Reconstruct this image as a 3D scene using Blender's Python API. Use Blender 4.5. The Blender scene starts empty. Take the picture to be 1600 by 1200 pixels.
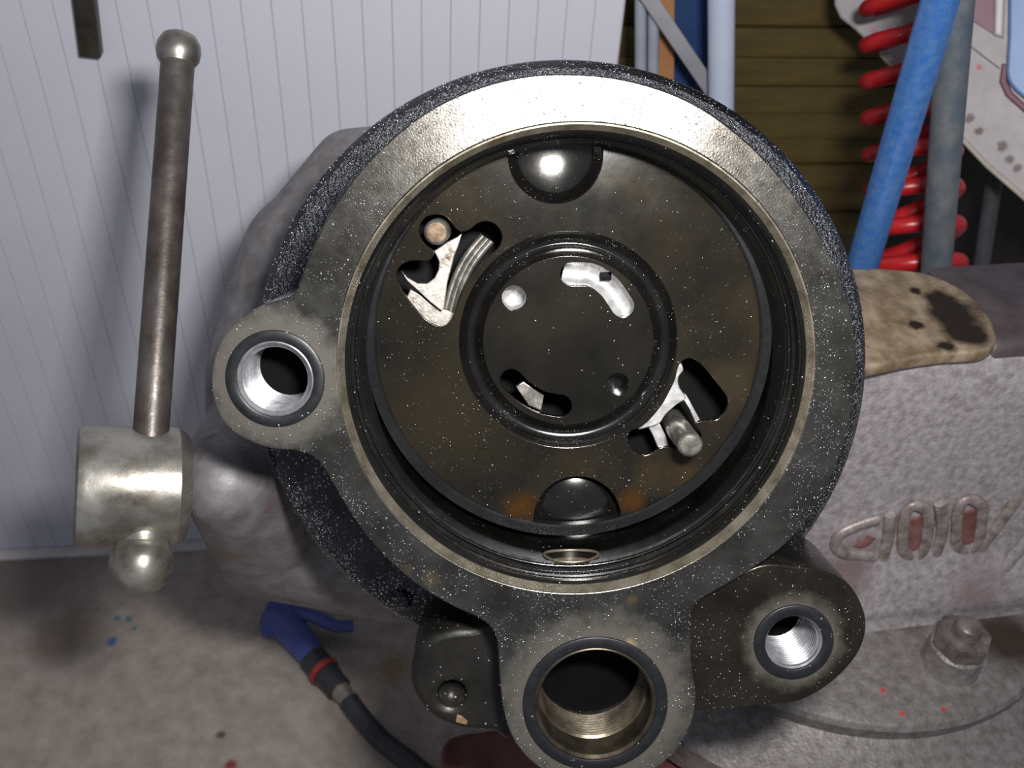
import bpy, bmesh, math, random
from mathutils import Vector, Matrix
rnd = random.Random(7)
SC = bpy.context.scene
COL = SC.collection
R = math.radians

# ------------------------------------------------------------------ camera
F = 1555.56                       # focal length in pixels of the 1600 x 1200 frame
CAM = Vector((0, 0, 0.74))        # metres above the bench top
CR = (Matrix.Rotation(R(50), 3, 'X') @ Matrix.Rotation(R(3.7), 3, 'Z'))
cd = bpy.data.cameras.new('camera'); cam = bpy.data.objects.new('camera', cd); COL.objects.link(cam)
cd.sensor_width = 36; cd.lens = 35.0; cd.clip_start = 0.005; cd.clip_end = 20
cam.matrix_world = Matrix.Translation(CAM) @ CR.to_4x4()
cd.dof.use_dof = True; cd.dof.focus_distance = 0.385; cd.dof.aperture_fstop = 16
SC.camera = cam

# ------------------------------------------------------------------ world, flash, exposure
w = bpy.data.worlds.new('room_light'); SC.world = w; w.use_nodes = True
w.node_tree.nodes['Background'].inputs[0].default_value = (0.80, 0.86, 1.0, 1)
w.node_tree.nodes['Background'].inputs[1].default_value = 0.22
fl = bpy.data.lights.new('camera_flash', 'AREA'); fl.shape = 'RECTANGLE'; fl.size = 0.056; fl.size_y = 0.032
fl.energy = 4.1; fl.color = (1.0, 0.985, 0.97)
flash = bpy.data.objects.new('camera_flash', fl); COL.objects.link(flash)
flash.matrix_world = Matrix.Translation(CAM + CR @ Vector((0.060, 0.066, 0.0))) @ (CR @ Matrix.Rotation(R(-2), 3, 'X')).to_4x4()
SC.cycles.use_denoising = False                                # keep the fine glitter of the oil
SC.view_settings.view_transform = 'Standard'; SC.view_settings.look = 'None'
SC.view_settings.exposure = 0.0; SC.view_settings.gamma = 1.0; SC.view_settings.use_curve_mapping = False

# ------------------------------------------------------------------ placing helpers
def ray(x, y): return CR @ Vector(((x - 800) / F, -(y - 600) / F, -1.0))
def P(x, y, d): return CAM + ray(x, y) * d                       # a world point at camera depth d
def on(x, y, p, n):                                             # where a sight line meets a plane
    r = ray(x, y); return CAM + r * ((p - CAM).dot(n) / r.dot(n))
HO = P(900, 560, 0.366)
HN = (CR @ Vector((0.015, -math.tan(R(11.5)), 1.0))).normalized()
HX = CR @ Vector((1, 0, 0)); HX = (HX - HN * HX.dot(HN)).normalized(); HY = HN.cross(HX)
HM = Matrix((( HX.x, HY.x, HN.x, HO.x), (HX.y, HY.y, HN.y, HO.y), (HX.z, HY.z, HN.z, HO.z), (0, 0, 0, 1)))
HI = HM.inverted()
def H(x, y, z=0.0):                                             # housing coordinates: face plane z = 0
    p = HI @ on(x, y, HO + HN * z, HN); return (p.x, p.y)
def HL(pts, z): return [H(x, y, z) for x, y in pts]

# ------------------------------------------------------------------ scene helpers
def tag(o, label=None, cat=None, group=None, kind=None):
    if label: o['label'] = label
    if cat: o['category'] = cat
    if group: o['group'] = group
    if kind: o['kind'] = kind
    return o
def empty(name, m=None):
    o = bpy.data.objects.new(name, None); COL.objects.link(o); o.empty_display_size = 0.02
    if m is not None: o.matrix_world = m
    return o
def sharp(me, ang=32, cap=False):
    bm = bmesh.new(); bm.from_mesh(me)
    bmesh.ops.remove_doubles(bm, verts=bm.verts, dist=1e-6)
    bmesh.ops.recalc_face_normals(bm, faces=bm.faces)
    for f in bm.faces: f.smooth = not (cap and abs(f.normal.z) > 0.9995)
    for e in bm.edges: e.smooth = (not e.is_manifold) or e.calc_face_angle(0) < R(ang)
    bm.to_mesh(me); bm.free()
def put(name, me, m, parent=None, ang=32, cap=False):
    if ang: sharp(me, ang, cap)
    o = bpy.data.objects.new(name, me); COL.objects.link(o)
    me.materials.clear(); me.materials.append(m); o.parent = parent
    return o
def bake(o):
    bpy.context.view_layer.update()
    me = bpy.data.meshes.new_from_object(o.evaluated_get(bpy.context.evaluated_depsgraph_get()))
    return me
def frommesh(bm):
    me = bpy.data.meshes.new('m'); bm.to_mesh(me); bm.free(); return me
def catmull(pts, n=6, closed=True):
    q = [Vector(p) for p in pts]; N = len(q); out = []
    for i in range(N if closed else N - 1):
        if closed: a, b, c, d = q[i - 1], q[i], q[(i + 1) % N], q[(i + 2) % N]
        else: a, b, c, d = q[max(i - 1, 0)], q[i], q[i + 1], q[min(i + 2, N - 1)]
        for k in range(n):
            t = k / n
            out.append(0.5 * (2 * b + (c - a) * t + (2 * a - 5 * b + 4 * c - d) * t * t + (3 * b - a - 3 * c + d) * t ** 3))
    if not closed: out.append(q[-1])
    return out
def circle(cx, cy, r, n=96): return [(cx + r * math.cos(2 * math.pi * i / n), cy + r * math.sin(2 * math.pi * i / n)) for i in range(n)]
def area(l): return sum(l[i - 1][0] * l[i][1] - l[i][0] * l[i - 1][1] for i in range(len(l))) / 2
def flat(name, loops, z0, z1, bev, m, parent=None, ang=32):     # a plate with holes, bevelled
    cu = bpy.data.curves.new('c', 'CURVE'); cu.dimensions = '2D'; cu.fill_mode = 'BOTH'
    for k, l in enumerate(loops):
        l = [tuple(p)[:2] for p in l]
        if (area(l) > 0) != (k == 0): l = l[::-1]
        s = cu.splines.new('POLY'); s.points.add(len(l) - 1); s.use_cyclic_u = True
        for p, v in zip(s.points, l): p.co = (v[0] * 100, v[1] * 100, 0, 1)
    cu.extrude = ((z1 - z0) / 2 - bev) * 100; cu.bevel_depth = bev * 100; cu.bevel_resolution = 2; cu.offset = -bev * 100
    o = bpy.data.objects.new('c', cu); COL.objects.link(o)
    me = bake(o); bpy.data.objects.remove(o); bpy.data.curves.remove(cu)
    me.transform(Matrix.Translation((0, 0, (z0 + z1) / 2)) @ Matrix.Scale(0.01, 4))
    return put(name, me, m, parent, ang, True)
def lathe_mesh(prof, seg=96, cx=0, cy=0, cyclic=False, caps=False):
    bm = bmesh.new(); rings = []
    for r, z, *c in prof:
        if c: cx, cy = c
        rings.append([bm.verts.new((cx + r * math.cos(2 * math.pi * i / seg), cy + r * math.sin(2 * math.pi * i / seg), z)) for i in range(seg)])
    rr = rings + ([rings[0]] if cyclic else [])
    for a, b in zip(rr, rr[1:]):
        for i in range(seg):
            bm.faces.new((a[i - 1], a[i], b[i], b[i - 1]))
    if caps:
        bm.faces.new(rings[0]); bm.faces.new(rings[-1])
    return frommesh(bm)
def lathe(name, prof, m, parent=None, seg=96, cx=0, cy=0, cyclic=False, caps=False, ang=32):
    return put(name, lathe_mesh(prof, seg, cx, cy, cyclic, caps), m, parent, ang)
def frame_z(p, d):                                              # a matrix whose z axis runs along d
    d = Vector(d).normalized(); q = d.to_track_quat('Z', 'Y')
    return Matrix.Translation(p) @ q.to_matrix().to_4x4()
def sweep_mesh(pts, rad, seg=20, n=8, closed=False, sx=1.0, sy=1.0, up=None, smooth=True):
    p = catmull(pts, n, closed) if smooth and n > 1 else [Vector(q) for q in pts]
    rr = rad if callable(rad) else (lambda t: rad)
    bm = bmesh.new(); rings = []; N = len(p)
    nrm = Vector(up) if up else None
    for i in range(N):
        if closed: t = p[(i + 1) % N] - p[i - 1]
        else: t = p[min(i + 1, N - 1)] - p[max(i - 1, 0)]
        t.normalize()
        if nrm is None:
            nrm = t.orthogonal()
        nn = (nrm - t * nrm.dot(t)).normalized(); bb = t.cross(nn)
        if not up: nrm = nn
        r = rr(i / max(N - 1, 1))
        rings.append([bm.verts.new(p[i] + nn * (r * sx * math.cos(2 * math.pi * k / seg)) + bb * (r * sy * math.sin(2 * math.pi * k / seg))) for k in range(seg)])
    for a, b in zip(rings, rings[1:] + ([rings[0]] if closed else [])):
        for i in range(seg): bm.faces.new((a[i - 1], a[i], b[i], b[i - 1]))
    if not closed:
        bm.faces.new(rings[0]); bm.faces.new(rings[-1])
    return frommesh(bm)
def sweep(name, pts, rad, m, parent=None, **k):
    return put(name, sweep_mesh(pts, rad, **k), m, parent, 50)
def box_mesh(x0, x1, y0, y1, z0, z1, bev=0.0, seg=2):
    bm = bmesh.new(); bmesh.ops.create_cube(bm, size=1)
    for v in bm.verts: v.co = Vector((x0 + (v.co.x + .5) * (x1 - x0), y0 + (v.co.y + .5) * (y1 - y0), z0 + (v.co.z + .5) * (z1 - z0)))
    if bev: bmesh.ops.bevel(bm, geom=list(bm.edges), offset=bev, segments=seg, profile=0.6, affect='EDGES')
    return frommesh(bm)
def hull_bm(bm, balls, seg=16):
    tmp = bmesh.new()
    for c, r in balls:
        bmesh.ops.create_icosphere(tmp, subdivisions=3, radius=r, matrix=Matrix.Translation(c))
    g = bmesh.ops.convex_hull(tmp, input=tmp.verts)
    junk = [e for e in g['geom_interior'] if isinstance(e, bmesh.types.BMVert)]
    bmesh.ops.delete(tmp, geom=junk, context='VERTS')
    me = bpy.data.meshes.new('t'); tmp.to_mesh(me); tmp.free(); bm.from_mesh(me); bpy.data.meshes.remove(me)
def casting(name, groups, voxel, m, parent=None, smooth=6, cuts=()):     # cast lump: joined hulls, melted together
    bm = bmesh.new()
    for g in groups: hull_bm(bm, g)
    me = frommesh(bm); o = bpy.data.objects.new('t', me); COL.objects.link(o)
    md = o.modifiers.new('r', 'REMESH'); md.mode = 'VOXEL'; md.voxel_size = voxel
    if smooth:
        sm = o.modifiers.new('s', 'SMOOTH'); sm.factor = 0.5; sm.iterations = smooth
    out = bake(o); bpy.data.objects.remove(o); bpy.data.meshes.remove(me)
    for p, n in cuts:
        for v in out.vertices:
            k = (v.co - p).dot(n)
            if k > 0: v.co -= n * k
    return put(name, out, m, parent, 38)

# ------------------------------------------------------------------ materials
def material(name, c1, c2=None, scale=80, metallic=0.0, rough=0.5, rough2=None, rscale=200, bump=0.0, bscale=300, bdist=0.0005,
             specks=(), worn=(), worn_col=(0.5, 0.48, 0.44), worn_metal=0.8, worn_rough=0.35, stains_and_shade=(), coat=0.0, lo=0.35, hi=0.65, detail=6, stretch=None, spec=0.5):
    m = bpy.data.materials.new(name); m.use_nodes = True; nt = m.node_tree; N = nt.nodes; L = nt.links
    b = N['Principled BSDF']
    tc = N.new('ShaderNodeTexCoord'); co = tc.outputs['Object']
    if stretch:
        mp = N.new('ShaderNodeMapping'); mp.inputs['Scale'].default_value = stretch; L.new(co, mp.inputs[0]); cs = mp.outputs[0]
    else: cs = co
    def noise(s, d=detail, vec=None, rg=0.6):
        n = N.new('ShaderNodeTexNoise'); n.inputs['Scale'].default_value = s; n.inputs['Detail'].default_value = d
        n.inputs['Roughness'].default_value = rg; L.new(vec or co, n.inputs['Vector']); return n.outputs['Fac']
    def mrange(v, a, bb, c=0.0, d=1.0):
        n = N.new('ShaderNodeMapRange'); n.inputs[1].default_value = a; n.inputs[2].default_value = bb
        n.inputs[3].default_value = c; n.inputs[4].default_value = d; L.new(v, n.inputs[0]); return n.outputs[0]
    def math_(op, a, bb=None):
        n = N.new('ShaderNodeMath'); n.operation = op
        for i, v in enumerate((a, bb)):
            if v is None: continue
            if hasattr(v, 'is_linked') or hasattr(v, 'links'): L.new(v, n.inputs[i])
            else: n.inputs[i].default_value = v
        return n.outputs[0]
    def mix(f, a, bb):
        n = N.new('ShaderNodeMix'); n.data_type = 'RGBA'; L.new(f, n.inputs[0])
        for i, v in ((6, a), (7, bb)):
            if hasattr(v, 'links'): L.new(v, n.inputs[i])
            else: n.inputs[i].default_value = (*v, 1)
        return n.outputs[2]
    def mixf(f, a, bb):
        n = N.new('ShaderNodeMix'); n.data_type = 'FLOAT'; L.new(f, n.inputs[0])
        for i, v in ((2, a), (3, bb)):
            if hasattr(v, 'links'): L.new(v, n.inputs[i])
            else: n.inputs[i].default_value = v
        return n.outputs[0]
    def dist(p):
        n = N.new('ShaderNodeVectorMath'); n.operation = 'DISTANCE'; L.new(co, n.inputs[0]); n.inputs[1].default_value = p; return n.outputs['Value']
    b.inputs['Specular IOR Level'].default_value = spec
    col = mix(mrange(noise(scale, vec=cs), lo, hi), c1, c2 or c1)
    rgh = mrange(noise(rscale), 0.3, 0.7, rough, rough2 if rough2 is not None else rough)
    met = metallic
    if worn:
        f = None
        wn = noise(140, 5)
        for p, r0, r1 in worn:
            d = math_('ADD', dist(p), math_('MULTIPLY', math_('SUBTRACT', wn, 0.5), (r1 - r0) * 1.6))
            g = mrange(d, r0, r1, 1.0, 0.0); f = g if f is None else math_('MAXIMUM', f, g)
        col = mix(f, col, worn_col); rgh = mixf(f, rgh, worn_rough); met = mixf(f, metallic, worn_metal)
    for p, r0, r1, c in stains_and_shade:                                 # spilt, spotted or painted-shade colour with a shape of its own
        d = math_('ADD', dist(p), math_('MULTIPLY', math_('SUBTRACT', noise(0.9 / max(r1, 0.004), 4), 0.5), r1 * 1.2))
        col = mix(mrange(d, r0, r1, 1.0, 0.0), col, c)
    nrm = None
    if bump:
        n = N.new('ShaderNodeBump'); n.inputs['Strength'].default_value = bump; n.inputs['Distance'].default_value = bdist
        L.new(noise(bscale, 4), n.inputs['Height']); nrm = n.outputs[0]
    for s, dens, rad, h, rs, sc, clump in specks:                # droplets and filings: tiny domes
        v = N.new('ShaderNodeTexVoronoi'); v.inputs['Scale'].default_value = s; L.new(co, v.inputs['Vector'])
        sp = N.new('ShaderNodeSeparateColor'); L.new(v.outputs['Color'], sp.inputs[0])
        keep = math_('LESS_THAN', sp.outputs[0], math_('MULTIPLY', mrange(noise(clump, 3), 0.42, 0.62, 0.15, 1.8), dens))
        dome = math_('MAXIMUM', math_('SUBTRACT', 1.0, math_('POWER', math_('DIVIDE', v.outputs['Distance'], math_('ADD', math_('MULTIPLY', sp.outputs[1], rad * .7), rad * .5)), 2.0)), 0.0)
        dome = math_('MULTIPLY', math_('POWER', dome, 0.6), keep)
        n = N.new('ShaderNodeBump'); n.inputs['Strength'].default_value = 1.0; n.inputs['Distance'].default_value = h
        L.new(dome, n.inputs['Height'])
        if nrm: L.new(nrm, n.inputs['Normal'])
        nrm = n.outputs[0]
        f = math_('GREATER_THAN', dome, 0.02)
        col = mix(f, col, sc); rgh = mixf(f, rgh, rs); met = mixf(f, met, 0.9)
    L.new(col, b.inputs['Base Color'])
    if hasattr(rgh, 'links'): L.new(rgh, b.inputs['Roughness'])
    if hasattr(met, 'links'): L.new(met, b.inputs['Metallic'])
    else: b.inputs['Metallic'].default_value = met
    if nrm: L.new(nrm, b.inputs['Normal'])
    b.inputs['Coat Weight'].default_value = coat; b.inputs['Coat Roughness'].default_value = 0.12
    return m

HL1 = H(430, 592); HL2 = H(930, 1100); ZL = -0.006; HL3 = H(1240, 1003, ZL)
SPK = lambda dens, s=950, h=0.0004, c=(0.75, 0.75, 0.78): (s, dens, 0.34, h, 0.17, c, 60)
m_face = material('oily_machined_face', (0.085, 0.078, 0.066), (0.19, 0.18, 0.158), 45, 0.95, 0.19, 0.25, 300, 0.24, 1300, 0.00025,
                  stains_and_shade=((( *H(672, 905), 0), .0012, .0040, (.30, .23, .12)), ((*H(986, 938), 0), .0006, .0030, (.34, .25, .12)), ((*H(985, 1005), 0), .0006, .0030, (.36, .28, .16)), ((*H(640, 890), 0), .0006, .0025, (.24, .19, .11))),
                  specks=(SPK(0.36, 1500, .00032), SPK(0.14, 800, .0005)),
                  worn=(((*HL1, 0), 0.021, 0.029), ((*HL2, 0), 0.031, 0.042)), worn_col=(0.13, 0.12, 0.10), worn_metal=0.5)
m_lug = material('oily_lug_metal', (0.014, 0.012, 0.009), (0.03, 0.026, 0.019), 60, 0.6, 0.22, 0.32, 300, 0.3, 900, 0.0002,
                 specks=(SPK(0.10, 1300, .0003),), worn=(((*HL3, ZL), 0.0165, 0.022),), worn_col=(0.11, 0.10, 0.08), worn_metal=0.5)
m_rim = material('wet_black_casting', (0.045, 0.046, 0.051), (0.085, 0.087, 0.096), 90, 0.97, 0.20, 0.30, 200, 1.0, 700, 0.0010,
                 specks=(SPK(0.9, 800, .0009, (.85, .9, .97)),))
m_cast = material('black_oily_casting', (0.009, 0.0085, 0.007), (0.02, 0.018, 0.015), 60, 0.3, 0.30, 0.42, 200, 0.3, 700, 0.0003, specks=(SPK(0.10, 700, .0004),))
m_bore = material('oily_bore', (0.004, 0.0038, 0.0034), (0.010, 0.0095, 0.008), 50, 0.4, 0.12, 0.22, 150, 0.05, 300, 0.0002, specks=(SPK(0.03, 800, .0003),), coat=0.5)
m_chamfer = material('bright_bored_edge', (0.14, 0.12, 0.08), (0.30, 0.27, 0.21), 120, 0.7, 0.25, 0.4, 300, 0.3, 700, 0.0002)
m_plate = material('oily_pressed_plate', (0.016, 0.0155, 0.014), (0.046, 0.036, 0.021), 22, 0.6, 0.11, 0.16, 60, 0.06, 120, 0.0005,
                   specks=(SPK(0.02, 900, .00035), SPK(0.06, 1900, .0002)),
                   stains_and_shade=[((*H(x, y, -.036), -.036), q * .3, q, c) for x, y, q, c in ((812, 792, .009, (.085, .036, .010)), (988, 780, .008, (.085, .037, .010)), (1145, 600, .016, (.055, .043, .025)), (1080, 755, .015, (.058, .040, .020)), (1020, 740, .012, (.05, .037, .02)), (700, 640, .03, (.042, .034, .020)))])
m_hub = material('oily_hub_disc', (0.014, 0.0135, 0.012), (0.030, 0.026, 0.019), 30, 0.6, 0.13, 0.18, 80, 0.04, 200, 0.0004, specks=(SPK(0.025, 1100, .0002),))
m_groove = material('wet_groove', (0.018, 0.017, 0.0155), (0.035, 0.033, 0.029), 60, 0.8, 0.10, 0.18, 80, 0.12, 200, 0.0004, specks=(SPK(0.10, 1300, .0003),), coat=0.8)
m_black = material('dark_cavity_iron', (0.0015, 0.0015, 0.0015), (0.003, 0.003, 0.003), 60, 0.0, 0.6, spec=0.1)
m_silver = material('bright_steel', (0.34, 0.33, 0.32), (0.62, 0.62, 0.62), 200, 0.5, 0.26, 0.42, 300, 0.3, 500, 0.0004)
m_thread = material('bright_thread', (0.20, 0.20, 0.215), (0.32, 0.32, 0.335), 150, 0.6, 0.30, 0.42, 300, 0.2, 800, 0.0002)
m_thread2 = material('brown_stained_thread', (0.045, 0.036, 0.025), (0.12, 0.10, 0.07), 90, 0.7, 0.26, 0.38, 300, 0.2, 600, 0.0002)
m_lever = material('mottled_lever_steel', (0.07, 0.05, 0.03), (0.40, 0.37, 0.33), 130, 0.5, 0.30, 0.5, 300, 0.5, 420, 0.0004, lo=0.3, hi=0.52)
m_pin = material('steel_pin', (0.2, 0.185, 0.16), (0.42, 0.40, 0.36), 150, 0.8, 0.24, 0.36, 300, 0.15, 500, 0.0002)
m_rust = material('rusty_pin_end', (0.05, 0.025, 0.01), (0.24, 0.16, 0.09), 300, 0.3, 0.5, 0.6, 300, 0.6, 700, 0.0003)
m_seal = material('black_seal', (0.0045, 0.005, 0.006), (0.009, 0.0095, 0.011), 200, 0.0, 0.36, 0.46, 300, 0.1, 900, 0.0001, specks=(SPK(0.04, 900, .0003),))
m_oil = material('brown_oil', (0.02, 0.009, 0.003), (0.05, 0.022, 0.007), 60, 0.0, 0.06, 0.08, 60, coat=1.0)

# ------------------------------------------------------------------ wall, bench
BENCH_N = Vector((0, 0, 1)); BP = Vector((0, 0, 0))
A = on(0, 862, BP, BENCH_N); B = on(285, 848, BP, BENCH_N)
WU = (B - A).normalized(); WN = Vector((WU.y, -WU.x, 0))          # WN points to the camera side
def W(x, y, off=0.0): return on(x, y, A - WN * off, WN)         # off > 0 lies behind the panel face
WM = Matrix(((WU.x, -WN.x, 0, A.x), (WU.y, -WN.y, 0, A.y), (0, 0, 1, 0), (0, 0, 0, 1)))   # x along, y into the wall, z up
WI = WM.inverted()
print('wall', A, B, WN, [(W(x, y) - CAM).dot(CR @ Vector((0, 0, -1))) for x, y in ((50, 50), (800, 50), (1500, 50), (1300, 300))])
m_wall = material('white_panel_paint', (0.53, 0.53, 0.60), (0.58, 0.58, 0.645), 6, 0.0, 0.45, 0.55, 20, 0.05, 60, 0.0004)
m_back = material('wall_backing_board', (0.35, 0.35, 0.38), (0.4, 0.4, 0.44), 10)  # plain grey board behind the panels, showing in their gaps
m_bench = material('dirty_bench', (0.25, 0.208, 0.173), (0.39, 0.34, 0.295), 55, 0.0, 0.6, 0.75, 60, 0.5, 130, 0.0008, lo=0.3, hi=0.7, detail=9,
                   stains_and_shade=[((*on(x, y, BP, BENCH_N).xy, 0.0), r * .4, r, c) for x, y, r, c in
                           ((175, 1002, .006, (.05, .12, .24)), (183, 966, .004, (.07, .16, .2)), (200, 967, .004, (.07, .16, .2)), (211, 982, .003, (.08, .15, .2)), (152, 951, .003, (.1, .16, .2)),
                            (40, 905, .07, (.19, .155, .135)), (105, 990, .04, (.22, .175, .14)), (360, 1195, .006, (.2, .04, .03)), (345, 1148, .005, (.1, .07, .06)), (615, 1040, .02, (.26, .19, .11)))])
bench = empty('workbench', Matrix.Translation((0, 0, 0)))
tag(bench, 'dirty grey-brown workbench top with blue paint spots', 'workbench')
y_in = max((WM @ Vector((x, 0, 0))).y for x in (-1, 2))
def slab(name, pts, z0, z1, m, parent): return flat(name, [pts], z0, z1, 0.001, m, parent)
lw = [WM @ Vector((x, 0.03, 0)) for x in (-1.1, 1.9)]
slab('worktop', [(lw[0].x, lw[0].y), (lw[1].x, lw[1].y), (lw[1].x + .05, -0.25), (lw[0].x - .05, -0.25)], -0.04, 0.0, m_bench, bench)
mlip = material('bench_lip_paint', (0.5, 0.45, 0.42), (0.62, 0.58, 0.56), 40, 0, 0.5)
lip = put('rear_lip', box_mesh(-0.85, 0.62, -0.012, -0.0005, 0.0, 0.004, 0.001), mlip, bench); lip.matrix_world = WM

u_right = (WI @ W(985, 40)).x
wall = tag(put('wall_back', box_mesh(-1.1, u_right - 0.004, 0.006, 0.02, 0.0, 1.15), m_back), kind='structure')
wall.matrix_world = WM
pw = ((WI @ W(471, 5)).x - (WI @ W(31, 5)).x) / 9
x_first = (WI @ W(31, 5)).x
pm = box_mesh(0.0001, pw - 0.0001, 0.0, 0.006, 0.002, 1.15, 0.0003, 1); sharp(pm, 30); pm.materials.append(m_wall)
k = -30
while x_first + (k + 1) * pw < u_right + pw * .3:
    o = bpy.data.objects.new('panel', pm); COL.objects.link(o); o.parent = wall
    o.location = (x_first + k * pw, 0, 0); k += 1

# dark plank wall behind and to the right
m_plank = material('olive_brown_plank', (0.055, 0.036, 0.008), (0.14, 0.097, 0.024), 16, 0, 0.6, 0.75, 60, 0.4, 100, 0.001, stretch=(0.25, 1, 1.6), detail=8)
wr = tag(put('wall_right', box_mesh(u_right - 0.03, 2.1, 0.175, 0.19, 0.0, 1.15), material('dark_void_board', (0.012, 0.009, 0.006), (0.022, 0.018, 0.014), 12)), kind='structure')  # backing behind the planks; its near-black also paints the dark void beyond them
wr.matrix_world = WM
ph = 0.026
meshes = []
for q in range(4):
    me = box_mesh(0, (WI @ W(1425, 150, .16)).x - u_right + .02, 0, 0.012, 0.0006, ph - 0.0006, 0.0012, 2); sharp(me, 30); me.materials.append(m_plank)
    me.transform(Matrix.Translation((0, 0, 0))); meshes.append(me)
for k in range(40):
    o = bpy.data.objects.new('plank', meshes[k % 4]); COL.objects.link(o); o.parent = wr
    o.location = (u_right - 0.025 + rnd.uniform(-.003, .003), 0.160 + rnd.uniform(-.003, .003), 0.10 + k * ph)

# ------------------------------------------------------------------ background things
def solid_between(name, p, q, r, m, label, cat, seg=32, sx=1, sy=1):
    return tag(sweep(name, [p, q], r, m, None, seg=seg, n=1, sx=sx, sy=sy), label, cat)
def down_to_bench(p, q, z=0.008):                                  # carry the line p->q on to height z
    d = q - p; return p + d * ((z - p.z) / d.z)
DPIX = lambda d, px: px * d / F
# white standpipe, straps and boards beside the panel's end
m_pipe = material('pale_pipe_plastic', (0.46, 0.52, 0.66), (0.52, 0.58, 0.70), 20, 0, 0.4)
def lean(x, off):                                               # a stick standing on the bench that rises past (x, 0..160)
    a, b = WI @ W(x, -20, off), WI @ W(x, 170, off)
    t = (a - b).normalized(); foot = b - t * (b.z / t.z)
    return WM @ Matrix.Translation(foot) @ Matrix.Rotation(math.atan2(t.x, t.z), 4, 'Y')
pipe = tag(lathe('standpipe', [(0.0088, 0.002), (0.0093, 0.004), (0.0093, 0.61), (0.0088, 0.62)], m_pipe, seg=40, caps=True), 'pale blue-white vertical pipe between white panels and dark planks', 'pipe')
pipe.matrix_world = lean(1127, 0.012)
m_gtube = material('grey_conduit', (0.30, 0.33, 0.40), (0.38, 0.41, 0.48), 30, 0.1, 0.4)
for x, lab in ((1001, 'narrow grey conduit nearest the end of the white panels'), (1018, 'narrow grey conduit beside the orange board')):
    t = tag(lathe('conduit', [(0.0036, 0.002), (0.0042, 0.004), (0.0042, 0.61), (0.0036, 0.62)], m_gtube, seg=24, caps=True), lab, 'conduit', 'grey conduits')
    t.matrix_world = Matrix.Translation(WU * (0.0 if x == 1001 else 0.0092)) @ lean(1001, 0.035)
ob = tag(put('orange_board', box_mesh(-.010, .006, -.005, 0.005, 0.002, 0.62, 0.001), material('orange_wood', (0.30, 0.125, 0.045), (0.42, 0.20, 0.085), 20)), 'narrow orange-brown board standing behind the diagonal grey strap', 'board'); ob.matrix_world = lean(1039, 0.06)
nb = tag(put('navy_board', box_mesh(-.022, .022, -.005, 0.005, 0.002, 0.62, 0.001), material('navy_paint', (0.012, 0.038, 0.12), (0.02, 0.055, 0.165), 20, 0, 0.4)), 'dark navy blue board standing left of the pale pipe', 'board'); nb.matrix_world = lean(1085, 0.085)
s0, s1 = WI @ W(992, -35, 0.027), WI @ W(1128, 165, 0.027)
d = (s1 - s0); ln = d.length; an = math.atan2(d.z, d.x)
st = tag(put('strap', box_mesh(0, ln, -0.0015, 0.0015, -0.0052, 0.0052, 0.0006), material('grey_strap', (0.30, 0.30, 0.32), (0.36, 0.36, 0.38), 30, 0.2, 0.5)), 'flat grey strap running diagonally down to the pale pipe', 'strap')
st.matrix_world = WM @ Matrix.Translation((s0.x, 0.0255, s0.z)) @ Matrix.Rotation(-an, 4, 'Y')
# dark bar on the white wall
g0, g1 = WI @ W(98, -300, -0.006), WI @ W(143, 86, -0.006)
gb = tag(put('hanging_bar', box_mesh(-0.0065, 0.0065, -0.011, -0.0005, 0, (g1 - g0).length, 0.0012), material('dark_oxide_bar', (0.022, 0.02, 0.014), (0.05, 0.045, 0.03), 60, 0.3, 0.45, bump=.3)), 'dark flat steel bar hanging against the white panels at the upper left', 'bar')
gb.matrix_world = WM @ Matrix.Translation((g1.x, 0, g1.z)) @ Matrix.Rotation(math.atan2(g0.x - g1.x, g0.z - g1.z), 4, 'Y')

# machine cabinet, upper right
CN = (CR @ Vector((-0.55, -0.28, 1))).normalized(); CP = P(1500, 130, 0.716)
CX = (CR @ Vector((1, 0, 0))); CX = (CX - CN * CX.dot(CN)).normalized(); CY = CN.cross(CX)
CMx = Matrix(((CX.x, CY.x, CN.x, CP.x), (CX.y, CY.y, CN.y, CP.y), (CX.z, CY.z, CN.z, CP.z), (0, 0, 0, 1))); CI = CMx.inverted()
def C(pts, z=0.0): 
    out = []
    for x, y in pts:
        p = CI @ on(x, y, CP + CN * z, CN); out.append((p.x, p.y))
    return out
m_beige = material('chipped_cream_enamel', (0.33, 0.30, 0.305), (0.40, 0.37, 0.375), 25, 0, 0.4, 0.5, 80, 0.1, 100, .0005,
                   stains_and_shade=[((*C([(x, y)])[0], 0), r * .5, r, c) for x, y, r, c in ((1515, 185, .004, (.10, .05, .05)), (1530, 205, .0035, (.10, .05, .05)), (1566, 228, .0045, (.09, .05, .05)), (1577, 250, .004, (.10, .05, .05)), (1590, 262, .004, (.1, .05, .05)),
                                                                                    (1530, 105, .0025, (.5, .10, .14)), (1366, 50, .003, (.5, .2, .26)), (1390, 45, .003, (.5, .2, .26)))])
cab = empty('machine_cabinet', CMx); tag(cab, 'chipped cream enamel machine casing with a blue door, upper right corner', 'machine')
flat('casing', [C([(1302, -190), (1303, 8), (1312, 28), (1335, 46), (1372, 82), (1412, 122), (1478, 190), (1540, 256), (1600, 308), (2050, 690), (2050, -190)])], -0.05, 0.0, 0.002, m_beige, cab)
flat('lower_edge', [C([(1374, 88), (1478, 196), (1540, 262), (1600, 314), (1680, 378), (1680, 368), (1600, 302), (1540, 250), (1478, 184), (1376, 80)], .001)], -0.004, 0.0025, 0.001, material('worn_edge', (.34, .30, .24), (.45, .40, .34), 60), cab)
flat('pink_panel', [C([(1502, -190), (1502, 22), (1556, 56), (1560, -190)])], -0.002, 0.0015, 0.0006, material('faded_maroon', (.20, .10, .13), (.27, .14, .17), 30), cab)
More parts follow.
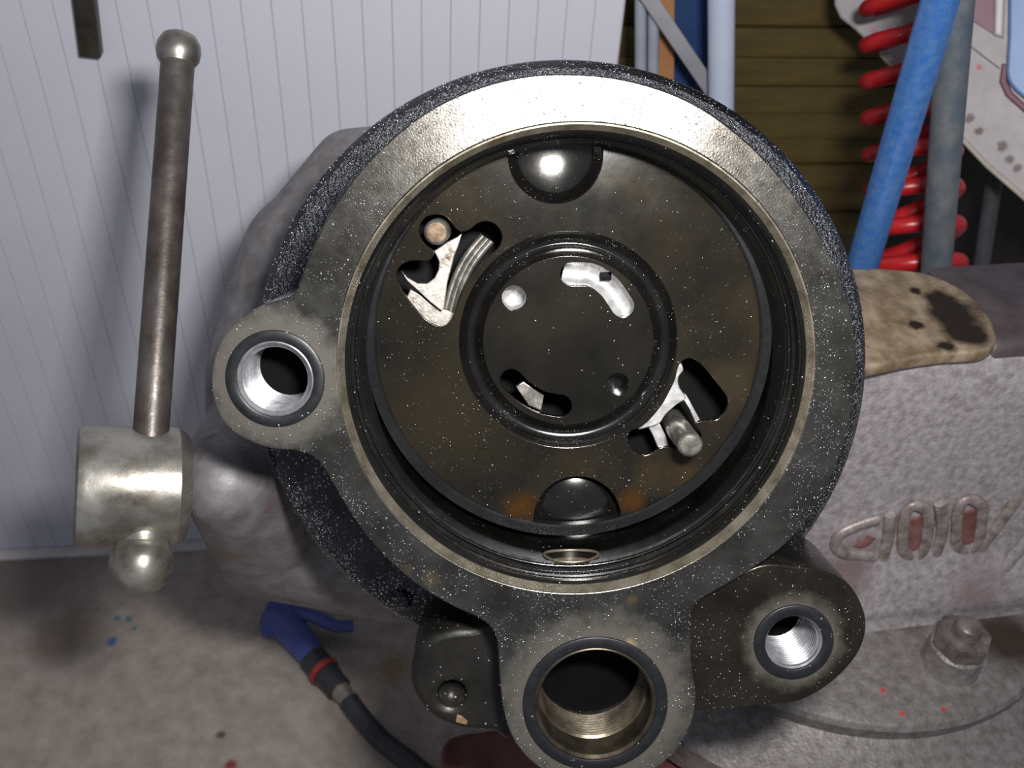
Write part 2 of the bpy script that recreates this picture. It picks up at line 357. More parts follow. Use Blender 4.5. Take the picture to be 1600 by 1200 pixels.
flat('trim_strip', [C([(1559, -190), (1553, 55), (1568, 60), (1577, -190)])], -0.002, 0.006, 0.002, material('white_trim', (.5, .47, .47), (.56, .53, .53), 30, 0, .35), cab)
flat('seam', [C([(1500, 58), (1562, 106), (1562, 109), (1500, 61)])], -0.002, 0.0006, 0.0001, material('dark_seam', (.06, .05, .05)), cab)
door = flat('blue_door', [C([(1579, -190), (1576, 60), (1573, 112), (1575, 124), (1580, 134), (1588, 143), (1600, 153), (2050, 500), (2050, -190)])], -0.002, 0.008, 0.002, material('sky_blue_paint', (.13, .25, .52), (.17, .31, .58), 30, 0, .4), cab)
flat('door_gasket', [C([(1566, 100), (1562, 128), (1572, 150), (1600, 175), (2040, 506), (2040, 492), (1604, 164), (1582, 144), (1574, 126), (1575, 100)])], -0.002, 0.004, 0.001, material('maroon_gasket', (.15, .05, .07)), cab)

# coiled hose
cpts = []
NT = 12
for i in range(NT * 20 + 1):
    t = i / 20.0
    y = -175 + t * 57.5
    xc = 1420 + max(0, (y - 150)) * 0.05
    a = t * 2 * math.pi
    c = P(xc, y, 0.670)
    cpts.append(c + CR @ Vector((-0.0270 * math.cos(a), -0.006 * math.cos(a), 0.0235 * math.sin(a))) )
m_red = material('red_hose', (0.36, 0.009, 0.012), (0.46, 0.014, 0.016), 40, 0, 0.3, 0.38)
tag(sweep('coiled_hose', cpts, 0.0056, m_red, None, seg=14, n=1), 'glossy red coiled air hose hanging behind the blue pipe', 'hose')

m_blue = material('scuffed_blue_paint', (0.035, 0.14, 0.41), (0.11, 0.21, 0.42), 220, 0.3, 0.26, 0.38, 120, 0.3, 400, .0003, lo=.35, hi=.8)
p, q = P(1487, -60, 0.47), P(1352, 400, 0.585)
solid_between('blue_pipe', p + (p - q) * .7, down_to_bench(p, q), DPIX(.53, 27), m_blue, 'bright blue painted pipe leaning diagonally in front of the red hose', 'pipe')
m_slate = material('worn_slate_pipe', (0.085, 0.11, 0.14), (0.16, 0.165, 0.168), 60, 0.3, 0.45, 0.6, 120, 0.25, 200, .0004)
p, q = P(1499, -60, 0.50), P(1463, 420, 0.615)
solid_between('slate_pipe', p + (p - q) * .7, down_to_bench(p, q), DPIX(.57, 24.5), m_slate, 'worn slate-grey pipe standing between the blue pipe and the cream casing', 'pipe')
p, q = P(1560, 240, 0.80), P(1525, 470, 0.86)
solid_between('thin_post', p, down_to_bench(p, q), DPIX(.79, 13), material('dark_post', (.05, .05, .06), (.08, .08, .09), 50), 'dim dark grey post in the shadow under the cream casing', 'post')

# ------------------------------------------------------------------ air blow gun on the bench
gun = empty('blow_gun'); 
def BZ(x, y, z): return on(x, y, Vector((0, 0, z)), BENCH_N)
gc = BZ(430, 955, 0.0); gun.matrix_world = Matrix.Translation(gc); GI = Matrix.Translation(-gc)
tag(gun, 'blue plastic air blow gun with black coupling and hose lying on the bench', 'blow gun')
def G(x, y, z): return GI @ BZ(x, y, z)
m_gun = material('blue_gun_plastic', (0.045, 0.06, 0.24), (0.06, 0.085, 0.29), 40, 0, 0.4)
m_dk = material('dark_rubber', (0.02, 0.021, 0.025), (0.04, 0.042, 0.05), 60, 0, 0.45)
casting('grip', [[(G(440, 955, .016), .012), (G(432, 965, .016), .0125), (G(486, 1022, .016), .0115)], [(G(440, 948, .016), .0125), (G(424, 972, .016), .010), (G(420, 985, .015), .007)]], 0.0016, m_gun, gun, 4)
sweep('trigger_lever', [G(438, 946, .02), (G(468, 956, .022)), G(500, 967, .022), G(525, 978, .02), G(552, 978, .018)], 0.0062, m_gun, gun, seg=14, sx=.55, sy=1.0, up=(0, 0, 1))
sweep('nozzle', [G(424, 975, .012), G(416, 990, .010)], .006, m_dk, gun, n=1)
a0, a1 = G(482, 1020, .016), G(548, 1098, .014)
def along(t): return a0.lerp(a1, t)
sweep('coupling', [along(t) for t in (.1, .3, .32, .6, .62, .75)], lambda t: .0118 if t < .25 else (.0125 if t < .6 else .0105), m_dk, gun, n=1, seg=24)
sweep('red_band', [along(.34), along(.42)], .0130, material('red_band', (.35, .03, .025)), gun, n=1, seg=24)
sweep('brass_ferrule', [along(.74), along(.80), along(.9), along(1.02)], lambda t: (.0085, .0085, .0072, .0072)[min(3, int(t * 3.99))], material('dull_ferrule', (.25, .22, .18), (.4, .36, .3), 60, .6, .35), gun, n=1, seg=24)
sweep('air_hose', [along(.95), G(565, 1122, .012), G(600, 1160, .0095), G(645, 1195, .009), G(700, 1245, .0085), G(760, 1320, .0085)], .0082, m_dk, gun, seg=16)

# ------------------------------------------------------------------ bench vise
PSI = R(12)
VX = Vector((math.cos(PSI), math.sin(PSI), 0)); VY = Vector((-math.sin(PSI), math.cos(PSI), 0)); VZ = Vector((0, 0, 1))
VO = P(1440, 563, 0.489)
def vloc(p): d = p - VO; return Vector((d.dot(VX), d.dot(VY), d.dot(VZ)))
VM = Matrix(((VX.x, VY.x, 0, VO.x), (VX.y, VY.y, 0, VO.y), (0, 0, 1, VO.z), (0, 0, 0, 1))); VI = VM.inverted()
def VF(x, y, b=0.0): return vloc(on(x, y, VO + VY * b, VY))      # on the front face, b behind it
def VT(x, y, c=0.0): return vloc(on(x, y, VO + VZ * c, VZ))      # on a level plane
vise = empty('bench_vise', VM)
tag(vise, 'worn grey-painted cast iron bench vise clamping the oily housing', 'vise')
FWD = CR @ Vector((0, 0, -1))
bench_c = -VO.z
ledge = VF(1440, 925).z
print('VO', VO, 'ledge', ledge, 'rim b', VT(1400, 1140, ledge), 'bench', bench_c)
rim = [VT(x, y, ledge - .004) for x, y in ((1205, 1100), (1300, 1128), (1400, 1143), (1500, 1130), (1600, 1085))]
# circle through three rim points
(x1, y1), (x2, y2), (x3, y3) = [(rim[i].x, rim[i].y) for i in (0, 2, 4)]
dd = 2 * (x1 * (y2 - y3) + x2 * (y3 - y1) + x3 * (y1 - y2))
ux = ((x1 ** 2 + y1 ** 2) * (y2 - y3) + (x2 ** 2 + y2 ** 2) * (y3 - y1) + (x3 ** 2 + y3 ** 2) * (y1 - y2)) / dd
uy = ((x1 ** 2 + y1 ** 2) * (x3 - x2) + (x2 ** 2 + y2 ** 2) * (x1 - x3) + (x3 ** 2 + y3 ** 2) * (x2 - x1)) / dd
ur = math.hypot(x1 - ux, y1 - uy)
print('swivel', ux, uy, ur)
RED = (0.55, 0.035, 0.025)
m_fixed = material('silver_grey_cast_paint', (0.22, 0.19, 0.19), (0.46, 0.425, 0.435), 230, 0.25, 0.36, 0.5, 150, 0.8, 600, 0.0006, lo=.3, hi=.7, detail=9,
                   stains_and_shade=[(tuple(VF(1468, 608)), .001, .0025, (.7, .05, .04)), (tuple(VF(1310, 880)), .010, .03, (.21, .15, .15)), (tuple(VF(1500, 895)), .008, .03, (.24, .175, .175))])  # red paint spot; last two patches paint the ledge shadow below the letters
m_base = material('grimy_base_paint', (0.10, 0.085, 0.072), (0.25, 0.228, 0.228), 190, 0.3, 0.38, 0.52, 150, 0.8, 500, 0.0006, lo=.25, hi=.72, detail=9,
                  stains_and_shade=[(tuple(VT(x, y, ledge)), .0006, .0022, RED) for x, y in ((1475, 1108), (1380, 1078), (1435, 1175), (1410, 1115), (1125, 1190), (1455, 938))] + [(tuple(VT(1570, 1000, ledge)), .01, .03, (.04, .028, .02)), (tuple(VT(1410, 955, ledge)), .006, .02, (.05, .042, .037))])
m_purple = material('dark_purple_grey_paint', (0.055, 0.042, 0.045), (0.09, 0.072, 0.075), 40, 0.2, 0.45, 0.6, 150, 0.5, 200, .0006)
# fixed jaw: profile (b, c) swept along the vise
def prism(name, prof, a0, a1, m, parent, bev=0.004, ang=40):
    bm = bmesh.new(); n = len(prof)
    va = [bm.verts.new((a0, b, c)) for b, c in prof]; vb = [bm.verts.new((a1, b, c)) for b, c in prof]
    for i in range(n): bm.faces.new((va[i - 1], va[i], vb[i], vb[i - 1]))
    fa = bm.faces.new(va); fb = bm.faces.new(vb)
    if bev:
        bmesh.ops.bevel(bm, geom=list(fa.edges) + list(fb.edges), offset=bev, segments=3, profile=.5, affect='EDGES')
    return put(name, frommesh(bm), m, parent, ang)
aL = VF(1120, 760).x; aR = VF(1760, 760).x
def arc(b, c, r, t0, t1, n=6): return [(b + r * math.cos(R(t0 + (t1 - t0) * i / n)), c + r * math.sin(R(t0 + (t1 - t0) * i / n))) for i in range(n + 1)]
bl = ledge
prof = [(0.062, -0.002)] + arc(0.012, -0.010, .009, 90, 178, 6) + [(0.001, -0.03), (-0.002, bl * .5), (-0.004, bl + .052)] + [(-.005, bl + .045), (-0.009, bl + .034), (-.0165, bl + .022)] + [(-0.019, bl + .012), (-.022, bl + .004), (-.026, bl - .006), (0.062, bl - .006)]
prism('fixed_jaw', prof, aL, aR, m_fixed, vise)
# top of the body to the right, and the worn pad
pr = VF(1556, 555)
prism('body_top', [(0.075, 0.002)] + arc(0.010, -0.003, .006, 90, 170, 4) + [(0.004, -0.012), (0.075, -0.012)], pr.x + .001, aR - .004, m_purple, vise, .003)
pad_pts = [VT(x, y, .004) for x, y in ((1250, 432), (1350, 419), (1400, 420), (1450, 427), (1500, 449), (1530, 473), (1550, 500), (1558, 526), (1552, 541), (1530, 549), (1480, 552), (1420, 560), (1350, 574), (1250, 590))]
m_pad = material('rust_brown_worn_iron', (0.13, 0.085, 0.045), (0.33, 0.25, 0.17), 80, 0.2, 0.42, 0.55, 150, 0.5, 260, .0006, lo=.36, hi=.66, detail=9,
                 stains_and_shade=[(tuple(VT(x, y, .004)), r * .55, r, (.020, .011, .004)) for x, y, r in ((1490, 490, .017), (1510, 520, .014), (1470, 470, .011), (1480, 542, .006), (1430, 455, .004), (1432, 508, .005))])
flat('jaw_pad', [catmull([(v.x, v.y) for v in pad_pts], 4)], -0.0035, 0.004, 0.0018, m_pad, vise)
# lettering band
m_letter = material('letter_paint', (0.18, 0.135, 0.12), (0.38, 0.335, 0.32), 160, 0.35, 0.32, 0.45, 300, 0.7, 500, .0005)
m_lred = material('dull_red_letter_ground', (0.15, 0.05, 0.045), (0.26, 0.13, 0.12), 120, 0.2, 0.4, .5, 300, .6, 500, .0005)
def letter(name, pts, r, m, closed=False, d=-0.0042, sx=.6):
    q = [VF(x, y, d) for x, y in pts]
    return sweep(name, q, r, m, vise, seg=12, n=5, closed=closed, sx=sx, sy=1.0, up=(0, 1, 0))
letter('raised_letter', [(1372, 812), (1340, 822), (1312, 836), (1306, 852), (1322, 866), (1352, 868), (1366, 872)], .0038, m_letter)
letter('raised_letter', [(1336, 848), (1350, 850), (1362, 838)], .0036, m_lred, d=-.0034, sx=.3)
letter('raised_letter', [(1392, 804), (1388, 835), (1380, 872)], .0038, m_letter)
for cx, cy in ((1429, 832), (1513, 822)):
    letter('raised_letter', [(cx + 2, cy - 42), (cx + 21, cy - 30), (cx + 20, cy), (cx + 13, cy + 30), (cx - 3, cy + 42), (cx - 18, cy + 28), (cx - 18, cy), (cx - 14, cy - 30)], .0036, m_letter, True)
    letter('letter_ground', [(cx + 3, cy - 24), (cx + 1, cy), (cx - 1, cy + 26)], .0046, m_lred, d=-.0034, sx=.3)
letter('raised_letter', [(1470, 786), (1472, 830), (1462, 866)], .0038, m_letter)
letter('raised_letter', [(1586, 784), (1566, 812), (1546, 838), (1532, 858)], .0040, m_letter)
letter('casting_rib', [(1640, 812), (1602, 848), (1566, 892), (1540, 932)], .0045, m_fixed, d=-.010)
# swivel base and nut
sw = lathe('swivel_base', [(0.0, ledge), (ur - .006, ledge - .0005), (ur - .002, ledge - .002), (ur, ledge - .005), (ur - .001, ledge - .014), (ur + .008, ledge - .018), (ur + .030, ledge - .022), (ur + .036, ledge - .028), (ur + .036, ledge - .05), (0, ledge - .05)], m_base, vise, 128, ux, uy)
nb_ = VT(1496, 1075, ledge)
bt = VT(1500, 1005, ledge + .018)
lathe('nut_boss', [(0.0, ledge + .016), (.0135, ledge + .016), (.0152, ledge + .0145), (.0165, ledge), (.0185, ledge - .003)], m_base, vise, 48, bt.x, bt.y)
bm = bmesh.new(); bmesh.ops.create_cone(bm, cap_ends=True, segments=6, radius1=.0158, radius2=.0158, depth=.011)
bmesh.ops.bevel(bm, geom=list(bm.edges), offset=.0011, segments=2, affect='EDGES')
m_nut = material('grimy_nut', (0.09, 0.068, 0.065), (0.21, 0.175, 0.175), 120, .4, .38, .5, 200, .6, 400, .0005)
me = frommesh(bm); me.transform(Matrix.Translation((bt.x, bt.y, ledge + .0215)) @ Matrix.Rotation(R(20), 4, 'Z')); nut = put('nut', me, m_nut, vise)
lathe('stud', [(0.0, ledge + .0375), (.004, ledge + .037), (.0068, ledge + .035), (.0078, ledge + .032), (.0078, ledge + .02)], m_nut, nut, 32, bt.x, bt.y)
def flat_back(o):                                                # the base is cut straight at the back
    for v in o.data.vertices: v.co.y = min(v.co.y, uy + .030)
flat_back(sw)
# maroon foot and pedestal down to the bench
m_maroon = material('maroon_foot_paint', (0.10, 0.028, 0.03), (0.16, 0.06, 0.055), 50, .1, .45, bump=.4)
fz = ledge - .07
foot = [VT(x, y, fz + .01) for x, y in ((688, 1185), (694, 1160), (715, 1146), (770, 1138), (900, 1120), (1150, 1100), (1150, 1290), (900, 1330), (700, 1330), (690, 1260))]
flat('maroon_foot', [catmull([(v.x, v.y) for v in foot], 4)], fz - .012, fz + .01, .004, m_maroon, vise)
ped = lathe('pedestal', [(0.0, ledge - .045), (.075, ledge - .045), (.07, ledge - .1), (.065, bench_c + .03), (.10, bench_c + .02), (.10, bench_c + .0005), (0, bench_c + .0005)], m_maroon, vise, 64, ux + .01, uy); flat_back(ped)
# moving jaw: cast lump built of melted balls
def ball(x, y, d, rp): return (VI @ P(x, y, d), rp * d / F)
cutp = VI @ P(350, 880, 0.455); cutn = (VI.to_3x3() @ (CR @ Vector((-0.62, -0.66, 0.42)))).normalized()
m_vise = material('grey_vise_paint', (0.13, 0.118, 0.118), (0.215, 0.202, 0.212), 90, 0.25, 0.46, 0.58, 150, 0.4, 600, 0.0005,
                  stains_and_shade=[(tuple(VI @ P(x, y, d)), r * .4, r, c) for x, y, d, r, c in ((462, 300, .47, .012, (.30, .11, .07)), (425, 335, .475, .010, (.28, .12, .08)), (345, 530, .49, .010, (.25, .10, .06)), (400, 400, .47, .03, (.13, .10, .085)), (500, 240, .47, .03, (.10, .085, .075)),
                          (350, 885, .49, .012, (.14, .10, .06)), (372, 716, .465, .005, (.11, .075, .07)), (420, 790, .465, .006, (.14, .10, .10)), (398, 722, .465, .003, (.11, .075, .07)), (330, 685, .455, .004, (.12, .08, .075)))])
mj = casting('moving_jaw', [
    [ball(432, 772, 0.569, 152), ball(640, 822, 0.589, 150), ball(440, 786, 0.609, 150)],
    [ball(350, 748, 0.462, 74), ball(432, 772, 0.569, 152), ball(470, 700, 0.569, 150)],
    [ball(435, 770, 0.569, 150), ball(482, 560, 0.554, 150), ball(490, 560, 0.599, 150), ball(640, 640, 0.589, 140)],
    [ball(482, 560, 0.554, 148), ball(505, 420, 0.544, 130), ball(620, 420, 0.569, 130)],
    [ball(505, 420, 0.544, 125), ball(548, 262, 0.534, 60), ball(620, 255, 0.539, 60), ball(620, 420, 0.569, 125), ball(560, 285, 0.589, 70)]],
    0.0026, m_vise, vise, 5, cuts=((VI @ P(287, 748, .445), Vector((-1, 0, 0))), (VI @ P(350, 886, .495), cutn)))
# collar where the screw enters
sc0 = VI @ P(133, 760, 0.428); sc1 = VI @ P(286, 760, 0.444)
sd = (sc1 - sc0); sl = sd.length; sr = .0262
m_head = material('worn_nickel_steel', (0.13, 0.115, 0.09), (0.36, 0.345, 0.31), 45, 0.75, 0.26, 0.42, 120, 0.3, 200, .0004, lo=.34, hi=.6, detail=9)
head = lathe('screw_head', [(0, -.004), (sr - .003, -.004), (sr - .001, -.003), (sr, 0), (sr, sl - .003), (sr - .002, sl), (sr - .004, sl + .002), (0, sl + .002)], m_head, vise, 96)
head.matrix_local = frame_z(sc0, sd)
# handle bar
h0, h1 = VI @ P(279, 80, 0.462), VI @ P(221, 880, 0.4245)
m_bar = material('dark_brown_steel_bar', (0.055, 0.044, 0.038), (0.12, 0.105, 0.094), 50, 0.55, 0.33, 0.5, 150, 0.4, 250, .0005, lo=.36, hi=.66)
hb = sweep('handle_bar', [h0, h1], .0076, m_bar, vise, n=1, seg=40)
hd = (h1 - h0).normalized()
kn = [(0, -.0085), (.0045, -.0080), (.0075, -.0062), (.0092, -.0030), (.0096, 0), (.0090, .0035), (.0074, .006), (.0072, .0065)]
kt = lathe('knob', kn, m_head, hb, 48); kt.matrix_local = frame_z(h0, hd) @ Matrix.Scale(1.06, 4)
kb = [(.0080, -.016), (.0083, -.0125), (.0080, -.0095), (.0095, -.0085), (.0112, -.006), (.0122, -.0025), (.0124, .0005), (.0119, .004), (.0104, .0075), (.0075, .0102), (.004, .0116), (0, .012)]
kb_ = lathe('knob', kb, m_head, hb, 48); kb_.matrix_local = frame_z(h1, hd) @ Matrix.Scale(1.06, 4)

# ------------------------------------------------------------------ the oily housing
hs = empty('pump_housing', HM)
tag(hs, 'round black oil-wet pump housing with open bore, held in the vise', 'pump housing')
BC = (0.0003, -0.0040); RB = 0.0868
ZF = -0.068
outline = [(880, 115), (960, 121), (1040, 142), (1112, 178), (1182, 235), (1242, 305), (1288, 378), (1318, 445), (1335, 512), (1338, 580), (1328, 660), (1306, 730), (1270, 800), (1228, 850), (1180, 886), (1135, 914), (1100, 934),
           (1084, 952), (1080, 985), (1081, 1040), (1087, 1085), (1082, 1125), (1060, 1168), (1020, 1205), (970, 1226), (920, 1228), (870, 1214), (828, 1188), (800, 1150), (786, 1105), (780, 1050), (777, 1005),
           (768, 982), (748, 966), (705, 946), (650, 912), (600, 868), (560, 820), (526, 765), (508, 735), (490, 714), (462, 704), (430, 702), (398, 693), (366, 676), (342, 648), (331, 612), (332, 572), (345, 532), (372, 500), (408, 478), (444, 466), (462, 456),
           (470, 436), (488, 388), (518, 328), (560, 270), (610, 218), (670, 172), (740, 139), (812, 120)]
R1, R2, R3 = 0.0130, 0.0230, 0.0112
flat('face_casting', [catmull(HL(outline, 0), 5), circle(*BC, RB + .0012, 160), circle(*HL1, R1, 64), circle(*HL2, R2, 64)], -0.062, 0.0, 0.0007, m_face, hs)
lug = [(1060, 930), (1120, 915), (1186, 884), (1235, 884), (1290, 893), (1328, 915), (1350, 955), (1352, 990), (1338, 1025), (1305, 1062), (1262, 1090), (1225, 1100), (1170, 1104), (1120, 1112), (1112, 1128), (1098, 1112), (1060, 1095)]
flat('side_lug', [catmull(HL(lug, ZL), 5), circle(*HL3, R3, 64)], -0.050, ZL, 0.0008, m_lug, hs)
ZB = -0.020
boss = [(700, 985), (735, 982), (790, 985), (800, 1148), (770, 1146), (720, 1141), (680, 1125), (652, 1095), (641, 1060), (648, 1025), (668, 998)]
bc_ = H(706, 1086, ZB)
flat('corner_boss', [catmull(HL(boss, ZB), 5), circle(*bc_, .0052, 40)], -0.062, ZB, 0.0035, m_cast, hs)
lathe('dimple', [(.0056, ZB - .0006), (.0050, ZB - .0015), (.0040, ZB - .0035), (.002, ZB - .005), (0, ZB - .0055)], m_cast, hs, 32, *bc_)
# rear flange
fp = [HL([q], ZF)[0] for q in ((870, 85), (1362, 550), (415, 720), (480, 830), (560, 930), (640, 985), (1230, 870), (410, 440), (480, 320), (1200, 210))]
sx = sum(p[0] for p in fp) / len(fp); sy = sum(p[1] for p in fp) / len(fp)
import numpy as np
M_ = np.array([[2 * p[0], 2 * p[1], 1] for p in fp]); v_ = np.array([p[0] ** 2 + p[1] ** 2 for p in fp])
s_ = np.linalg.lstsq(M_, v_, rcond=None)[0]; FC = (float(s_[0]), float(s_[1])); FR = float(math.sqrt(s_[2] + FC[0] ** 2 + FC[1] ** 2))
print('flange', FC, FR)
lathe('rear_flange', [(RB + .003, ZF + .006, *BC), (FR - .024, ZF + .006, *FC), (FR - .012, ZF + .004), (FR - .004, ZF + .002), (FR - .0008, ZF - .002), (FR, ZF - .006), (FR - .001, ZF - .016), (FR - .004, ZF - .018), (RB + .003, ZF - .018, *BC)], m_rim, hs, 160, *FC, cyclic=True)
# bore wall, solid lathe with the drain hole cut through it
rb = RB
bp = [(rb + .0012, -.0010), (rb - .0022, -.0040), (rb - .0022, -.0100), (rb - .0008, -.0108), (rb - .0008, -.0140), (rb - .0030, -.0146), (rb - .0034, -.0155), (rb - .0034, -.0172), (rb - .0024, -.0176), (rb - .0024, -.0190), (rb - .0040, -.0196),
      (rb - .0046, -.0300), (rb - .0052, -.0330), (rb - .0052, -.0500), (rb + .004, -.0500), (rb + .004, -.0010)]
me = lathe_mesh(bp, 160, *BC, cyclic=True)
tmp = put('t', me, m_bore, None, 32)
dh = H(903, 845, -.030)
bm = bmesh.new(); bmesh.ops.create_cone(bm, cap_ends=True, segments=40, radius1=.0112, radius2=.0112, depth=.02)
for v in bm.verts: v.co = Vector((v.co.x, v.co.z, v.co.y * .60))
cutme = frommesh(bm); cutme.transform(Matrix.Translation((BC[0] + .0007, BC[1] - rb + .001, -.0245)))
cut = put('t', cutme, m_bore, None, 32)
md = tmp.modifiers.new('b', 'BOOLEAN'); md.object = cut; md.operation = 'DIFFERENCE'; md.solver = 'EXACT'
me = bake(tmp); bpy.data.objects.remove(tmp); bpy.data.objects.remove(cut)
bore = put('bore_wall', me, m_bore, hs, 32)
lathe('bore_edge', [(rb + .0013, .0003), (rb + .0007, .0004), (rb - .0012, -.0026), (rb - .0012, -.0042), (rb + .0012, -.0042)], m_chamfer, hs, 160, *BC, cyclic=True)
for zr, rr, mn in ((-.0068, rb - .0018, .0009), (-.0120, rb - .0010, .0011), (-.0165, rb - .0032, .0009)):
    lathe('bore_ridge', [(rr + mn * math.cos(R(a)), zr + mn * math.sin(R(a))) for a in range(0, 360, 45)], m_groove, bore, 160, *BC, cyclic=True, ang=80)
tubem = sweep_mesh([Vector((BC[0] + .0007, BC[1] - rb + .0012, -.0245)), Vector((BC[0] + .0007, BC[1] - rb - .012, -.0245))], .0112, seg=40, n=1, sx=1, sy=.60, up=(1, 0, 0))
lipp = []
for k in range(40):
    t = 2 * math.pi * k / 40; x = .0112 * math.cos(t) + .0007
    lipp.append(Vector((BC[0] + x, BC[1] - math.sqrt((rb - .0044) ** 2 - x * x), -.0245 + .0067 * math.sin(t))))
sweep('drain_lip', lipp, .0006, m_chamfer, bore, seg=8, n=1, closed=True)
put('drain_passage', tubem, material('brown_drain', (.16, .12, .08), (.26, .21, .15), 80, .4, .4), bore, 30)
# pressed plate inside
ZP = -0.036
PC = (-.0003, .0005); RP = 0.0776
lathe('seat_ring', [(RP - .0004, ZP - .003), (RP - .0002, ZP + .0006), (RP + .0006, ZP + .0012), (RP + .0042, ZP + .0014), (RP + .0046, ZP + .0006), (RP + .0046, ZP - .003)], material('dark_band_steel', (.016, .016, .017), (.026, .026, .027), 60, .6, .2, .3), hs, 160, *PC)
hubc = PC; RH = 0.0440; RI = 0.0345
opn1 = [(660, 345), (671, 337), (690, 336), (703, 345), (712, 357), (723, 362), (735, 358), (745, 350), (758, 346), (773, 350), (783, 363), (783, 378), (774, 392), (758, 406), (744, 421), (733, 436), (724, 452), (717, 470), (710, 490), (700, 505), (690, 510), (680, 507), (665, 498), (650, 482), (635, 463), (622, 441), (620, 426), (626, 415), (640, 408), (655, 407), (668, 408), (676, 401), (677, 391), (667, 384), (658, 372), (655, 358)]
opn2 = [(1060, 572), (1075, 560), (1091, 566), (1106, 581), (1125, 605), (1137, 623), (1135, 641), (1120, 655), (1104, 657), (1094, 658), (1086, 662), (1095, 678), (1094, 694), (1080, 705), (1062, 702), (1050, 699), (1040, 698), (1030, 700), (1020, 707), (1005, 711), (990, 705), (981, 690), (985, 675), (1000, 668), (1016, 655), (1035, 632), (1046, 612), (1055, 593)]
TP = H(868, 243, ZP); RT = .0182
NP = H(902, 810, ZP); RN = .0181
def clipped(n=220):                                             # plate edge with the two half-round bites
    out = []
    for i in range(n * 4):
        a = 2 * math.pi * i / (n * 4); p = Vector((PC[0] + RP * math.cos(a), PC[1] + RP * math.sin(a)))
        inside = None
        for c, r in ((TP, RT), (NP, RN)):
            if (p - Vector(c)).length < r: inside = (c, r)
        out.append((p, inside))
    res = []; i = 0; N_ = len(out)
    start = next(k for k in range(N_) if out[k][1] is None); k = 0
    while k < N_:
        p, ins = out[(start + k) % N_]
        if ins is None:
            if k % 4 == 0 or out[(start + k + 1) % N_][1] or out[(start + k - 1) % N_][1]: res.append((p.x, p.y))
            k += 1; continue
        c, r = ins; pa = out[(start + k - 1) % N_][0]
        while out[(start + k) % N_][1] is not None: k += 1
        pb = out[(start + k) % N_][0]
        a0 = math.atan2(pa.y - c[1], pa.x - c[0]); a1 = math.atan2(pb.y - c[1], pb.x - c[0])
        while a1 > a0: a1 -= 2 * math.pi
        for j in range(1, 40):
            a = a0 + (a1 - a0) * j / 40; res.append((c[0] + r * math.cos(a), c[1] + r * math.sin(a)))
    return res
plate = flat('pressed_plate', [clipped(), circle(*PC, RH, 128), catmull(HL(opn1, ZP), 4), catmull(HL(opn2, ZP), 4)], ZP - .0022, ZP, 0.0004, m_plate, hs)
lathe('pressed_groove', [(RH + .0004, ZP - .0004), (RH - .0006, ZP - .0012), (RH - .0022, ZP - .0034), (RH - .0045, ZP - .0046), (RI + .0045, ZP - .0046), (RI + .0022, ZP - .0034), (RI + .0008, ZP - .0014), (RI - .0004, ZP - .0004)], m_groove, plate, 128, *PC, ang=60)
def slot(pts, half, z):                                         # kidney slot outline round a centre line
    c = catmull(HL(pts, z), 5, False); c = [Vector(v) for v in c]; l, r = [], []
    for i, p in enumerate(c):
        t = (c[min(i + 1, len(c) - 1)] - c[max(i - 1, 0)]).normalized(); n = Vector((-t.y, t.x))
        l.append(p + n * half); r.append(p - n * half)
    def cap(p, a, sgn):
        a0 = math.atan2(a.y - p.y, a.x - p.x)
        return [p + half * Vector((math.cos(a0 - math.pi * k / 8), math.sin(a0 - math.pi * k / 8))) for k in range(1, 8)]
    return [tuple(v) for v in l + cap(c[-1], l[-1], 1) + r[::-1] + cap(c[0], r[0], 1)]
h1c, h2c = H(803, 465, ZP), H(965, 600, ZP)
s1 = slot([(893, 428), (925, 430), (952, 448), (973, 478)], .0046, ZP)
s2 = slot([(799, 594), (818, 612), (845, 628), (876, 634)], .0046, ZP)
lathe_r = circle(*PC, RI, 120)
hub = flat('hub_disc', [lathe_r, circle(*h1c, .0048, 40), circle(*h2c, .0045, 40), s1, s2], ZP - .0025, ZP + .0002, 0.0003, m_hub, plate)
# pocket at the top of the plate
lathe('top_pocket', [(RT + .0003, ZP - .0006), (RT - .0008, ZP - .0016), (RT - .0028, ZP - .0052), (RT - .0042, ZP - .0060), (0, ZP - .0060)], m_groove, plate, 96, *TP, ang=60)
# shelf seen through the lower bite, and the oil lying there
lathe('lower_shelf', [(0, ZP - .0040), (RN * .55, ZP - .0050), (RN + .002, ZP - .0075), (RN + .004, ZP - .0095)], m_groove, plate, 96, *NP, ang=60)
lathe('punch_mark', [(.0037, ZP), (.0035, ZP + .0003), (.0031, ZP + .0003), (.0029, ZP)], m_plate, plate, 40, *H(757, 713, ZP), cyclic=False)
# dark floor behind the plate
lathe('cavity_floor', [(.0795, -.055), (.0795, -.066), (0, -.066)], m_black, hs, 96, *BC)
